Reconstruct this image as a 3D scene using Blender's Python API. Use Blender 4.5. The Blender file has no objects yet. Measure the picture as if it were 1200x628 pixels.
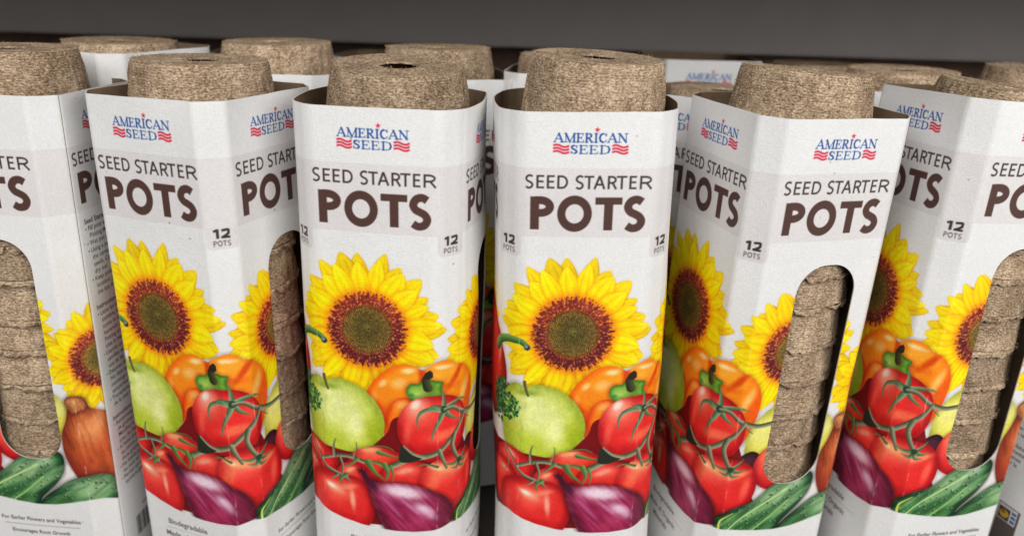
import bpy, math, random
import numpy as np
from mathutils import Matrix, Vector

# ------------------------------------------------------------------ basics
MM = 0.001
scene = bpy.context.scene
col = scene.collection
W, CH, WB, HT = 60.0, 13.67, 62.45, 265.0            # faces, corner facets, height (mm)
S_AB, S_B, S_BC, S_C, S_CD, S_D = 60.0, 73.67, 136.12, 149.79, 209.79, 223.46
PER = 2 * (W + WB + 2 * CH)

# ------------------------------------------------------------------ the printed artwork of the sleeve
# drawn flat, in millimetres of unrolled card: s runs round the sleeve, v runs down from its top edge
PX = 4
SS0, SS1 = -92.0, 228.0
NW, NH = int((SS1 - SS0) * PX), int(HT * PX)
IMG = np.empty((NH, NW, 3), np.float32)
IMG[:] = np.array((234, 233, 231)) / 255.0
rng = np.random.RandomState(7)


def C(r, g, b):
    return np.array((r, g, b), np.float32) / 255.0


def region(s0, s1, v0, v1):
    a, b = max(0, int((s0 - SS0) * PX)), min(NW, int((s1 - SS0) * PX) + 2)
    c, d = max(0, int(v0 * PX)), min(NH, int(v1 * PX) + 2)
    if b <= a or d <= c:
        return None
    S, V = np.meshgrid((np.arange(a, b) + .5) / PX + SS0, (np.arange(c, d) + .5) / PX)
    return (slice(c, d), slice(a, b)), S.astype(np.float32), V.astype(np.float32)


def bbox(P, pad=1.0):
    P = np.asarray(P)
    return region(P[:, 0].min() - pad, P[:, 0].max() + pad, P[:, 1].min() - pad, P[:, 1].max() + pad)


def put(sl, m, c):
    m = m[..., None] if m.ndim == 2 else m
    IMG[sl] = IMG[sl] * (1 - m) + c * m


def cov(d, soft=.28):
    return np.clip(.5 - d / soft, 0, 1)


def smooth(x, a, b):
    t = np.clip((x - a) / (b - a), 0, 1)
    return t * t * (3 - 2 * t)


def fbm(S, V, fs, fv, seed, octaves=3):
    r = np.random.RandomState(seed)
    out = np.zeros_like(S)
    amp = 1.0
    tot = 0
    for o in range(octaves):
        g = r.rand(64, 64).astype(np.float32)
        x, y = np.abs(S * fs + 500) % 63, np.abs(V * fv + 500) % 63
        i, j = x.astype(int), y.astype(int)
        fx, fy = x - i, y - j
        fx, fy = fx * fx * (3 - 2 * fx), fy * fy * (3 - 2 * fy)
        out += amp * ((g[j, i] * (1 - fx) + g[j, i + 1] * fx) * (1 - fy) + (g[j + 1, i] * (1 - fx) + g[j + 1, i + 1] * fx) * fy)
        tot += amp
        amp *= .5
        fs *= 2.03
        fv *= 2.03
    return out / tot


def cr(P, closed=True, n=7):
    P = [np.array(p, float) for p in P]
    N = len(P)
    out = []
    for i in range(N if closed else N - 1):
        if closed:
            a, b, c, d = P[i - 1], P[i], P[(i + 1) % N], P[(i + 2) % N]
        else:
            a, b, c, d = P[max(i - 1, 0)], P[i], P[i + 1], P[min(i + 2, N - 1)]
        for k in range(n):
            t = k / n
            out.append(.5 * (2 * b + (c - a) * t + (2 * a - 5 * b + 4 * c - d) * t * t + (3 * b - a - 3 * c + d) * t ** 3))
    if not closed:
        out.append(P[-1])
    return np.array(out)


def poly_sd(P, S, V):
    P = np.asarray(P, np.float32)
    d2 = np.full(S.shape, 1e9, np.float32)
    inside = np.zeros(S.shape, bool)
    n = len(P)
    for i in range(n):
        ax, ay = P[i]
        bx, by = P[(i + 1) % n]
        ex, ey = bx - ax, by - ay
        L = ex * ex + ey * ey
        if L < 1e-12:
            continue
        px, py = S - ax, V - ay
        t = np.clip((px * ex + py * ey) / L, 0, 1)
        d2 = np.minimum(d2, (px - t * ex) ** 2 + (py - t * ey) ** 2)
        if ey != 0:
            c = ((ay > V) != (by > V)) & (S < ex * (V - ay) / ey + ax)
            inside ^= c
    d = np.sqrt(d2)
    return np.where(inside, -d, d)


def line_sd(P, S, V, w0, w1):
    """distance to a tapering line, place along it and signed side"""
    P = np.asarray(P, np.float32)
    seg = np.hypot(*(P[1:] - P[:-1]).T)
    cum = np.concatenate([[0], np.cumsum(seg)])
    best = np.full(S.shape, 1e9, np.float32)
    tt = np.zeros_like(S)
    side = np.zeros_like(S)
    for i in range(len(P) - 1):
        ax, ay = P[i]
        ex, ey = P[i + 1] - P[i]
        L = ex * ex + ey * ey + 1e-9
        px, py = S - ax, V - ay
        t = np.clip((px * ex + py * ey) / L, 0, 1)
        u = (cum[i] + t * seg[i]) / cum[-1]
        d = np.hypot(px - t * ex, py - t * ey) - .5 * (w0 + (w1 - w0) * u)
        m = d < best
        best = np.where(m, d, best)
        tt = np.where(m, u, tt)
        side = np.where(m, (px * ey - py * ex) / math.sqrt(L), side)
    return best, tt, side


def stroke(P, w0, w1, c, c2=None, n=6, sm=True):
    P = cr(P, False, n) if sm and len(P) > 2 else np.array(P, float)
    r = bbox(P, max(w0, w1) + .5)
    if r is None:
        return
    sl, S, V = r
    d, t, side = line_sd(P, S, V, w0, w1)
    colr = np.broadcast_to(c, S.shape + (3,))
    if c2 is not None:
        k = smooth(side / max(w0, w1), -.45, .45)[..., None]
        colr = c * (1 - k) + c2 * k
    put(sl, cov(d), colr)


def fill(P, c):
    r = bbox(P)
    if r:
        put(r[0], cov(poly_sd(P, r[1], r[2])), c)


def body(P, base, edge, lite, lpos, lrad, depth=6.0, spots=(), streak=None, halo=0.0, seed=3):
    """a rounded piece of produce in the printed picture"""
    P = cr(P) if len(P) < 40 else P
    r = bbox(P, 4)
    if r is None:
        return
    sl, S, V = r
    d = poly_sd(P, S, V)
    if halo:
        put(sl, halo * smooth(-d, -2.6, 0.6), C(40, 15, 12))
    m = cov(d)
    k = smooth(-d, 0, depth)[..., None]
    c = edge * (1 - k) + base * k
    g = np.exp(-(((S - lpos[0]) / lrad[0]) ** 2 + ((V - lpos[1]) / lrad[1]) ** 2))[..., None]
    c = c * (1 - g) + lite * g
    if streak is not None:
        ang, fl, fa, amt, sc = streak
        a = math.radians(ang)
        u, w = S * math.cos(a) + V * math.sin(a), -S * math.sin(a) + V * math.cos(a)
        q = (fbm(u, w, fl, fa, seed) - .5)[..., None] * 2 * amt
        c = np.where(q > 0, c * (1 - q) + sc * q, c * (1 + q * .7))
    for (x, y, rx, ry, an, sc, al) in spots:
        a = math.radians(an)
        u, w = (S - x) * math.cos(a) + (V - y) * math.sin(a), -(S - x) * math.sin(a) + (V - y) * math.cos(a)
        q = (al * np.exp(-((u / rx) ** 2 + (w / ry) ** 2) ** 1.5))[..., None]
        c = c * (1 - q) + sc * q
    c = c * (1 + (fbm(S, V, .9, .9, seed + 11)[..., None] - .5) * .1)
    put(sl, m, np.clip(c, 0, 1))


def ell(cx, cy, rx, ry, a=0, n=48, sq=1.0):
    t = np.linspace(0, 2 * np.pi, n, endpoint=False)
    ct, st = np.cos(t), np.sin(t)
    x, y = rx * np.sign(ct) * np.abs(ct) ** sq, ry * np.sign(st) * np.abs(st) ** sq
    a = math.radians(a)
    return np.stack([cx + x * math.cos(a) - y * math.sin(a), cy + x * math.sin(a) + y * math.cos(a)], 1)


def dot(x, y, r, c, a=1.0):
    g = region(x - r - .4, x + r + .2, y - r - .4, y + r + .2)
    if g:
        put(g[0], a * cov(np.hypot(g[1] - x, g[2] - y) - r, .35), c)


def petal(cx, cy, ang, r0, r1, w, bend, shade, seed):
    ca, sa = math.cos(ang), math.sin(ang)
    tip = (cx + ca * r1, cy + sa * r1)
    r = bbox([(cx + ca * r0, cy + sa * r0), tip], w + abs(bend) + 1)
    if r is None:
        return
    sl, S, V = r
    x, y = (S - cx) * ca + (V - cy) * sa, -(S - cx) * sa + (V - cy) * ca
    t = (x - r0) / (r1 - r0)
    tc = np.clip(t, 0, 1)
    y = y - bend * tc * tc
    hw = w * np.clip(np.sin(np.pi * tc ** .86), 0, 1) ** .72
    d = np.where((t < 0) | (t > 1), 2.0, np.abs(y) - hw)
    u = y / np.maximum(hw, .3)
    k = smooth(tc, .0, .5)[..., None]
    c = C(248, 156, 4) * (1 - k) + C(255, 216, 4) * k
    k = smooth(tc, .5, 1)[..., None]
    c = c * (1 - k) + C(255, 224, 28) * k
    ln = .5 + .5 * np.cos(u * 8.5 + seed + tc * 1.5)
    q = (ln ** 3 * .38 * (1 - .5 * tc))[..., None]
    c = c * (1 - q) + C(222, 132, 0) * q
    q = (smooth(np.abs(u), .6, 1.0) * .42 * (.55 + .45 * (u > 0)))[..., None]
    c = c * (1 - q) + C(205, 125, 4) * q
    m = cov(d)
    put(sl, .25 * smooth(-d, -1.0, .3) * (1 - m), C(150, 85, 0))
    put(sl, m, np.clip(c * shade, 0, 1))


def sunflower(cx, cy, R, rd, seed, sx=1.0):
    r = np.random.RandomState(seed)
    for layer, n, f in ((0, 23, 1.0), (1, 21, .94)):
        order = list(range(n))
        r.shuffle(order)
        for i in order:
            a = (i + .5 * layer + r.uniform(-.22, .22)) * 2 * math.pi / n
            petal(cx, cy, a, rd * .82, R * f * r.uniform(.88, 1.03), R * .126 * r.uniform(.8, 1.25), r.uniform(-1.8, 1.8),
                  r.uniform(.9, .98) if layer == 0 else r.uniform(.96, 1.05), r.uniform(0, 6))
    g = region(cx - rd * 1.3, cx + rd * 1.3, cy - rd * 1.3, cy + rd * 1.3)
    sl, S, V = g
    q = np.hypot(S - cx, V - cy) / rd
    an = np.arctan2(V - cy, S - cx)
    jag = .05 * np.sin(an * 31 + seed) + .04 * np.sin(an * 53)
    put(sl, .55 * smooth(1.28 - q, 0, .3), C(214, 110, 12))
    put(sl, smooth(1.0 + jag - q, -.02, .05), C(98, 34, 34))
    put(sl, .3 * smooth(1.0 + jag - q, -.02, .05) * smooth(-(V - cy) / rd, -.2, .8), C(206, 84, 40))
    put(sl, smooth(.70 - q, -.04, .05), C(58, 36, 20))
    put(sl, .7 * smooth(.5 - q, -.12, .2), C(60, 50, 24))
    pal = [C(222, 120, 70), C(150, 40, 52), C(52, 16, 24), C(236, 168, 96), C(112, 30, 46), C(180, 70, 60), C(62, 18, 28), C(86, 26, 34)]
    for i in range(1000):
        a, rr = r.uniform(0, 2 * math.pi), math.sqrt(r.uniform(.47, 1.14))
        c = pal[r.randint(len(pal))]
        if math.sin(a) < -.3 and r.rand() < .35:
            c = C(238, 130, 60)
        x, y = cx + rd * rr * math.cos(a), cy + rd * rr * math.sin(a)
        L = r.uniform(.3, .9)
        stroke([(x, y), (x + L * math.cos(a), y + L * math.sin(a))], r.uniform(.28, .5), .22, c, sm=False)
    n = 760
    for k in range(n):
        rr = math.sqrt((k + .5) / n) * .71 * rd
        a = k * 2.39996
        x, y = cx + rr * math.cos(a), cy + rr * math.sin(a)
        f = rr / (.71 * rd)
        c = C(206, 166, 76) * f + C(128, 126, 54) * (1 - f)
        if f > .86:
            c = C(190, 110, 50)
        dot(x, y, .2 + .12 * f, c * r.uniform(.7, 1.2), .95)
    g = region(cx - 3.5, cx + 3.5, cy - 3.5, cy + 3.5)
    put(g[0], .35 * np.exp(-((g[1] - cx) ** 2 + (g[2] - cy + .8) ** 2) / 5), C(176, 170, 70))
    for dx, dy in ((-.9, .3), (.8, -.4), (.1, 1.2)):
        dot(cx + dx, cy + dy, .45, C(40, 36, 20), .8)


# ---- lettering
def ribbon(P, w0, w1=None):
    P = np.asarray(P, float)
    w1 = w0 if w1 is None else w1
    T = np.gradient(P, axis=0)
    T /= np.linalg.norm(T, axis=1)[:, None] + 1e-9
    N = np.stack([-T[:, 1], T[:, 0]], 1)
    w = np.linspace(w0, w1, len(P))[:, None] * .5
    return np.concatenate([P + N * w, (P - N * w)[::-1]])


def glyph(ch, x0, x1, y0, y1, wt, c, hz=None, slant=0.0):
    """sans capitals as flat-ended strokes; wt stems, hz bars"""
    hz = wt * .86 if hz is None else hz
    w, h, a, b = x1 - x0, y1 - y0, wt / 2, hz / 2
    st = []
    if ch == 'S':
        f = [(.97, .07), (.75, 0), (.5, -.015), (.2, .06), (.03, .25), (.2, .42), (.5, .5), (.82, .6), (.97, .77), (.8, .95), (.5, 1.015), (.25, 1.0), (.0, .92)]
        Q = [(a + (w - 2 * a) * px, b + (h - 2 * b) * py) for px, py in f]
        st.append((cr(Q, False, 8), (wt + hz) / 2))
    elif ch == 'E':
        st += [([(a, 0), (a, h)], wt), ([(a, b), (w, b)], hz), ([(a, h * .48), (w * .92, h * .48)], hz), ([(a, h - b), (w, h - b)], hz)]
    elif ch == 'T':
        st += [([(0, b), (w, b)], hz), ([(w / 2, b), (w / 2, h)], wt)]
    elif ch == 'A':
        st += [([(a * .9, h), (w / 2, 0)], wt), ([(w / 2, 0), (w - a * .9, h)], wt), ([(w * .24, h * .66), (w * .76, h * .66)], hz)]
    elif ch in 'DOPR0':
        if ch == 'O':
            t = np.linspace(0, 2 * np.pi, 41)
            st.append((np.stack([w / 2 + (w / 2 - a) * np.cos(t), h / 2 + (h / 2 - b) * np.sin(t)], 1), (wt + hz) / 2))
        else:
            hb = h if ch == 'D' else h * .60
            xw = w if ch != 'R' else w * .92
            t = np.linspace(-np.pi / 2, np.pi / 2, 20)
            xs = xw * .42
            arc = [(xs + (xw - a - xs) * math.cos(q), hb / 2 + (hb / 2 - b) * math.sin(q)) for q in t]
            st += [([(a, 0), (a, h)], wt), ([(a, b), (xs, b)] + arc + [(xs, hb - b), (a, hb - b)], (wt + hz) / 2)]
            if ch == 'R':
                st.append(([(w * .5, hb - b), (w - a, h)], wt))
    elif ch == '1':
        st += [([(w * .62, 0), (w * .62, h)], wt), ([(w * .62, b * .6), (w * .1, h * .24)], wt * .85)]
    elif ch == '2':
        Q = cr([(.08 * w, .17 * h), (.4 * w, b), (w * .8, .1 * h), (w - a, .3 * h), (w * .75, .55 * h), (a, h - b)], False, 8)
        st += [(Q, wt * .92), ([(0, h - b), (w, h - b)], hz)]
    M = None
    for P, wd in st:
        P = np.array(P, float)
        P[:, 0] += slant * (h - P[:, 1]) / h
        R = ribbon(P, wd) + np.array((x0, y0))
        g = region(x0 - 2, x1 + 2, y0 - 2, y1 + 2)
        d = poly_sd(R, g[1], g[2])
        if ch == 'O':
            d = np.abs(np.hypot((g[1] - x0 - w / 2) / (w / 2 - a), (g[2] - y0 - h / 2) / (h / 2 - b)) - 1) * min(w / 2 - a, h / 2 - b) - wd / 2
        m = cov(d)
        M = m if M is None else np.maximum(M, m)
    put(g[0], M, c)


SER = {  # serif capitals on a unit square: (x, y, x, y, weight class)  2 thick 1 thin
    'A': [(.0, 1, .5, 0, 1), (.5, 0, .92, 1, 2), (.2, .66, .72, .66, 1), (-.08, 1, .18, 1, 1), (.68, 1, 1.1, 1, 1)],
    'M': [(.1, 0, .1, 1, 1), (.1, 0, .5, 1, 2), (.5, 1, .9, 0, 1), (.9, 0, .9, 1, 2), (-.04, 1, .26, 1, 1), (.72, 1, 1.08, 1, 1), (-.04, 0, .16, 0, 1), (.86, 0, 1.06, 0, 1)],
    'E': [(.2, 0, .2, 1, 2), (.0, 0, .85, 0, 1), (.2, .48, .66, .48, 1), (.0, 1, .92, 1, 1), (.86, 0, .88, .2, 1), (.92, 1, .96, .78, 1), (.66, .38, .66, .6, 1)],
    'R': [(.2, 0, .2, 1, 2), (.0, 0, .55, 0, 1), (.62, .03, .78, .16, 2), (.78, .14, .76, .36, 2), (.74, .38, .55, .5, 1), (.2, .5, .55, .5, 1), (.46, .5, .88, 1, 2), (.0, 1, .4, 1, 1), (.78, 1, 1.04, 1, 1)],
    'I': [(.5, 0, .5, 1, 2), (.1, 0, .9, 0, 1), (.1, 1, .9, 1, 1)],
    'C': [(.9, .22, .74, .04, 1), (.74, .04, .45, .0, 1), (.45, .0, .18, .16, 2), (.18, .16, .08, .5, 2), (.08, .5, .18, .84, 2), (.18, .84, .48, 1, 2), (.48, 1, .76, .96, 1), (.76, .96, .95, .76, 1), (.92, .0, .92, .28, 1)],
    'N': [(.12, 0, .12, 1, 1), (.12, 0, .86, 1, 2), (.86, 0, .86, 1, 1), (-.06, 0, .2, 0, 1), (-.04, 1, .3, 1, 1), (.7, 0, 1.04, 0, 1)],
    'S': [(.84, .24, .7, .05, 1), (.7, .05, .42, .0, 1), (.42, .0, .16, .12, 2), (.16, .12, .18, .34, 2), (.18, .34, .72, .6, 2), (.72, .6, .84, .8, 2), (.84, .8, .62, .98, 2), (.62, .98, .3, .98, 1), (.3, .98, .08, .76, 1), (.85, .02, .85, .28, 1), (.06, .72, .06, 1, 1)],
    'D': [(.2, 0, .2, 1, 2), (.0, 0, .5, 0, 1), (.5, 0, .82, .14, 1), (.82, .14, .94, .5, 2), (.94, .5, .82, .86, 2), (.82, .86, .5, 1, 1), (.5, 1, .0, 1, 1)],
}


def serif(txt, x0, x1, y0, y1, wide, c):
    tot = sum(wide.get(k, 1.0) for k in txt)
    u = (x1 - x0) / tot
    h = y1 - y0
    x = x0
    for k in txt:
        w = wide.get(k, 1.0) * u
        for (ax, ay, bx, by, t) in SER[k]:
            stroke([(x + w * (.06 + .86 * ax), y0 + ay * h), (x + w * (.06 + .86 * bx), y0 + by * h)], .2 * h * (1 if t == 2 else .42), .2 * h * (1 if t == 2 else .42), c, sm=False)
        x += w


BLUE, RED, BROWN, DARK = C(18, 66, 146), C(214, 40, 66), C(84, 58, 52), C(66, 52, 50)


def logo(o):
    wd = {'A': 1.12, 'M': 1.35, 'I': .55, 'R': 1.0, 'E': .92, 'C': 1.0, 'N': 1.18}
    serif('AMERICAN', o + 14.5, o + 46.9, 9.3, 13.0, wd, BLUE)
    serif('SEED', o + 21.7, o + 39.6, 14.5, 18.0, {'S': .8, 'E': .95, 'D': 1.15}, BLUE)
    P = []
    for i in range(10):
        rr = 1.35 if i % 2 == 0 else .55
        a = -math.pi / 2 + i * math.pi / 5
        P.append((o + 33.3 + rr * math.cos(a), 7.6 + rr * math.sin(a)))
    fill(P, RED)
    for x0 in (14.3, 40.1):
        for k in range(3):
            x = np.linspace(0, 7.0, 24)
            y = 14.75 + k * 1.38 - .5 * np.sin(x / 7.0 * 2 * np.pi + .2)
            fill(ribbon(np.stack([o + x0 + x, y], 1), .86), RED)


def title(o):
    k = .0759
    for ch, a, b in (('S', 226, 277), ('E', 293, 338), ('E', 354, 399), ('D', 415, 478), ('S', 520, 571), ('T', 572, 629), ('A', 627, 696), ('R', 709, 766), ('T', 761, 822), ('E', 836, 879), ('R', 898, 976)):
        y = .0
        glyph(ch, o + 2.3 + (a - 228) * k, o + 2.3 + (b - 228) * k, 27.9 - (.15 if ch == 'S' else 0), 33.9 + (.15 if ch == 'S' else 0), .94, DARK, .84)
    for ch, a, b in (('P', 255, 398), ('O', 413, 622), ('T', 638, 797), ('S', 803, 944)):
        e = .45 if ch in 'OS' else 0
        glyph(ch, o + 2.6 + (a - 228) * k, o + 2.6 + (b - 228) * k, 37.7 - e, 53.0 + e, 4.0, BROWN, 3.3)


def badge(cx):
    g = region(cx - 8, cx + 8, 55, 68)
    q = np.maximum(np.abs(g[1] - cx) - 4.3, 0) ** 2 + np.maximum(g[2] - 63.5, 0) ** 2
    put(g[0], cov(np.sqrt(q) - 3.0) * (g[2] > 56.3), C(221, 217, 215))
    glyph('1', cx - 3.9, cx - .6, 56.9, 61.3, 1.25, C(60, 48, 46), 1.05)
    glyph('2', cx - .3, cx + 3.6, 56.9, 61.3, 1.25, C(60, 48, 46), 1.05)
    for i, (ch, w) in enumerate((('P', 1.5), ('O', 2.1), ('T', 1.7), ('S', 1.5))):
        x = cx - 3.9 + (0, 1.8, 4.1, 6.1)[i]
        glyph(ch, x, x + w, 62.4, 64.9, .36, C(84, 74, 72), .34)


def small_text(lines):
    """(s, v baseline, height, text, bold, colour): Blender's own face, rasterised into the artwork"""
    for (s, v, hgt, txt, bold, c) in lines:
        cu = bpy.data.curves.new('lettering', 'FONT')
        cu.body = txt
        cu.size = 1.0
        cu.offset = .018 if bold else .004
        cu.resolution_u = 2
        ob = bpy.data.objects.new('lettering', cu)
        col.objects.link(ob)
        dg = bpy.context.evaluated_depsgraph_get()
        me = ob.evaluated_get(dg).to_mesh()
        me.calc_loop_triangles()
        n = len(me.vertices)
        if n:
            co = np.empty(n * 3, np.float32)
            me.vertices.foreach_get('co', co)
            co = co.reshape(-1, 3)[:, :2]
            tr = np.empty(len(me.loop_triangles) * 3, np.int32)
            me.loop_triangles.foreach_get('vertices', tr)
            k = hgt / .70
            X, Y = s + co[:, 0] * k, v - co[:, 1] * k
            SSN = 4
            r = region(X.min() - .5, X.max() + .5, Y.min() - .5, Y.max() + .5)
            if r:
                sl, S, V = r
                A = np.zeros((S.shape[0] * SSN, S.shape[1] * SSN), bool)
                ox, oy = S[0, 0] - .5 / PX, V[0, 0] - .5 / PX
                gx, gy = (X - ox) * PX * SSN, (Y - oy) * PX * SSN
                for a, b, d in tr.reshape(-1, 3):
                    xs, ys = gx[[a, b, d]], gy[[a, b, d]]
                    x0, x1, y0, y1 = int(max(xs.min(), 0)), int(xs.max()) + 2, int(max(ys.min(), 0)), int(ys.max()) + 2
                    xx, yy = np.meshgrid(np.arange(x0, min(x1, A.shape[1])) + .5, np.arange(y0, min(y1, A.shape[0])) + .5)
                    if xx.size == 0:
                        continue
                    e = [(xs[(i + 1) % 3] - xs[i]) * (yy - ys[i]) - (ys[(i + 1) % 3] - ys[i]) * (xx - xs[i]) for i in range(3)]
                    A[y0:y0 + xx.shape[0], x0:x0 + xx.shape[1]] |= ((e[0] >= 0) & (e[1] >= 0) & (e[2] >= 0)) | ((e[0] <= 0) & (e[1] <= 0) & (e[2] <= 0))
                m = A.reshape(S.shape[0], SSN, S.shape[1], SSN).mean((1, 3)).astype(np.float32)
                put(sl, m * .92, c)
        ob.evaluated_get(dg).to_mesh_clear()
        bpy.data.objects.remove(ob)
        bpy.data.curves.remove(cu)


def tomato(P, lpos, lrad, spots, seed, dark=C(160, 14, 22), base=C(222, 42, 40)):
    body(P, base, dark, C(242, 100, 80), lpos, lrad, 6.0, spots, None, .2, seed)


HL = C(252, 200, 170)
OR = C(246, 140, 84)
VINE, VINE2, LEAF, LEAF2 = C(112, 116, 84), C(66, 74, 52), C(60, 96, 50), C(118, 150, 88)


def calyx(cx, cy, arms, w=2.2):
    for P in arms:
        stroke([(cx, cy)] + P, w, .35, C(50, 88, 58), C(140, 160, 120))
    dot(cx, cy, w * .55, C(44, 66, 44))


def draw_art():
    # tint band with the title
    g = region(SS0, SS1, 24.5, 56.6)
    put(g[0], cov(np.maximum(24.6 - g[2], g[2] - 56.5)), C(225, 221, 219))
    for o in (0.0, S_B + .6, S_C, -S_B + .6 - 2.4):
        logo(o)
        title(o)
    for cx in (S_AB + CH / 2, -CH / 2, ):
        badge(cx)
    # hidden panel: chilli, parsley, pepper
    sunflower(-46, 108, 33, 15, 21)
    sunflower(S_AB + 38.4, 113.0, 36.0, 16.4, 12)
    sunflower(153.0, 133.5, 31, 15.5, 14)
    sunflower(25.6, 104.6, 39.0, 18.4, 11)
    body(cr([(-48, 100), (-42, 92), (-32, 92), (-21, 98), (-12.6, 111), (-8, 131), (-14, 150), (-28, 160), (-42, 150), (-50, 126)]), C(190, 24, 30), C(110, 8, 18), C(226, 70, 60), (-22, 112), (8, 18), 8, [(-13.5, 116, 2, 9, 8, C(240, 150, 140), .6)], None, .2, 5)
    stroke([(-16, 116), (-12.5, 111.5), (-7, 109.4), (.5, 109.2), (4.2, 111.6)], 5.0, 2.9, C(30, 88, 44), C(126, 160, 96))
    dot(4.1, 112.1, 1.75, C(108, 120, 98))
    dot(4.3, 112.3, 1.15, C(44, 48, 44))
    dot(3.9, 111.8, .5, C(176, 186, 170))
    # pale pear and red tomato half behind the window
    body(cr([(80, 158), (86, 148), (96, 142), (112, 146), (126, 151), (132, 160), (132, 172), (120, 180), (96, 184), (82, 176)]), C(214, 206, 78), C(160, 160, 50), C(236, 228, 128), (88, 157), (9, 9), 6, [(127, 158, 5, 7, 0, C(232, 224, 150), .6)], None, .15, 8)
    body(cr([(70, 180), (76, 172), (84, 168), (90, 172), (92, 184), (84, 192), (74, 190)]), C(70, 30, 44), C(38, 12, 22), C(96, 50, 60), (80, 176), (4, 4), 4, (), None, .1, 8)
    tomato(ell(101, 178.5, 14.5, 14.5), (94, 174), (6, 8), [(92, 170, 2, 5, 20, OR, .5)], 9)
    # orange pepper
    PEP = [(24.5, 141), (26, 135), (30.5, 128.5), (37, 123), (43, 121), (48, 121.6), (52.5, 123.6), (57, 120.6), (61.5, 118.8), (66.5, 119.4), (71, 122.5), (75.5, 124), (80, 128), (83.5, 134.5), (84.3, 143), (82, 153), (76, 164), (60, 170), (40, 168), (33, 160), (27, 150)]
    body(PEP, C(248, 132, 18), C(230, 92, 12), C(255, 160, 44), (60, 126), (18, 8), 4,
         [(33, 152, 8, 7, 30, C(222, 66, 20), .7), (41, 131.5, 4.5, 3, -20, C(252, 186, 104), .9), (33, 138, 5, 5, 0, C(240, 136, 30), .7), (57, 146, 3, 10, 10, C(214, 70, 10), .4),
          (52.4, 126.5, 2.0, 7, -6, C(204, 66, 6), .95), (71, 128, 1.9, 9, 38, C(206, 66, 6), .9), (80, 146, 4, 12, 6, C(222, 74, 10), .7), (30, 148, 5, 8, -20, C(226, 72, 14), .7), (62, 133, 12, 2.2, 4, C(214, 82, 10), .6), (77, 138, 2.6, 7, 25, C(254, 196, 120), .75), (45.6, 124.4, 3.6, 1.5, -10, C(255, 214, 156), .95), (63, 122.4, 5.0, 1.3, 6, C(255, 214, 156), .95), (33, 132, 2.6, 1.6, -45, C(255, 206, 140), .85),
          (28, 141, 2, 4, 20, C(252, 180, 100), .5)], None, .25, 13)
    body(cr([(34, 152), (36, 144), (41, 139.5), (47, 139.5), (52, 143), (52, 152), (44, 160), (36, 160)]), C(246, 124, 20), C(208, 62, 14), C(252, 170, 84), (42.5, 143.5), (4, 3), 4, (), None, .15, 15)
    body(cr([(44.2, 135), (46.5, 131.5), (50, 131), (52.5, 129), (56, 128.6), (60, 129.4), (63, 130.4), (62, 134), (63.5, 138), (59, 139.5), (54, 141), (49.5, 141), (46, 139.4)]), C(106, 160, 50), C(54, 104, 34), C(164, 196, 92), (50, 136), (4, 3), 2.5, [(56, 133, 3, 3, 0, C(86, 96, 40), .7), (47, 137.5, 1.6, 1.2, 0, C(60, 120, 70), .8)], None, .3, 16)
    stroke([(55, 133), (54, 129), (55.6, 126.4)], 4.6, 3.4, C(74, 82, 42), C(46, 40, 26))
    fill([(52.6, 127.8), (53.6, 125.2), (56, 123.4), (57.4, 124.6), (57.6, 127.2), (55, 128.6)], C(44, 38, 30))
    # parsley
    r = np.random.RandomState(5)
    for i in range(420):
        a = r.uniform(0, 2 * math.pi)
        q = math.sqrt(r.rand())
        x, y = -11 + 11.5 * q * math.cos(a), 145 + 12.5 * q * math.sin(a)
        c = [C(20, 82, 42), C(34, 112, 58), C(14, 56, 34), C(64, 140, 82), C(10, 70, 50)][r.randint(5)]
        dot(x, y, r.uniform(.5, 1.1), c, .9)
    # green apple
    AP = [(-9, 140), (-6, 134), (-1, 131.6), (3.4, 133.4), (9, 131.8), (17, 133.2), (25, 138), (31, 145.5), (33.4, 154), (31.6, 164), (26, 172), (17, 176), (6, 176.5), (-3, 174), (-9, 167), (-11, 153)]
    body(AP, C(186, 200, 62), C(140, 160, 36), C(220, 226, 146), (10, 146), (14, 12), 8,
         [(19, 157, 6, 9, 20, C(242, 242, 176), .75), (8, 152, 6, 9, 0, C(226, 232, 150), .6), (28, 160, 5, 10, -20, C(150, 166, 20), .6), (4.5, 136.5, 6, 1.6, 4, C(138, 156, 50), .85), (6, 139.8, 7, 1.8, 4, C(222, 228, 150), .7), (2, 166, 10, 8, 0, C(166, 186, 44), .5)],
         (85, .12, .5, .16, C(226, 230, 150)), .25, 18)
    stroke([(3.2, 130.6), (3.8, 134), (5, 138)], 1.7, 1.2, C(66, 62, 32), C(128, 116, 70))
    for i in range(150):
        a = r.uniform(0, 2 * math.pi)
        q = math.sqrt(r.rand())
        x, y = -7.5 + 8.3 * q * math.cos(a), 146 + 7.5 * q * math.sin(a)
        dot(x, y, r.uniform(.45, .95), [C(20, 82, 42), C(34, 112, 58), C(12, 52, 34), C(74, 150, 92), C(10, 70, 50)][r.randint(5)], .92)
    # deep red between the fruit
    fill(cr([(-40, 176), (-14, 168), (0, 170), (20, 172), (34, 160), (40, 150), (66, 150), (76, 164), (84, 186), (90, 206), (60, 214), (0, 214), (-40, 206)]), C(116, 14, 20))
    # tomatoes behind
    tomato(ell(30, 178, 16, 10), (26, 172), (8, 4), [(26, 170, 5, 1.6, -8, C(252, 180, 120), .8)], 19, base=C(226, 52, 28))
    tomato(ell(-4, 178, 13, 9.5, 20), (-6, 173), (5, 4), [(-5, 172, 4, 1.4, 25, HL, .6)], 20)
    tomato(ell(-12, 191, 13, 14), (-12, 184), (5, 5), [(-9, 183, 3.5, 1.4, 20, HL, .6)], 21)
    tomato(ell(46, 187, 17, 13), (44, 180), (7, 4), [(43, 181, 5, 1.6, -20, HL, .5)], 22)
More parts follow.
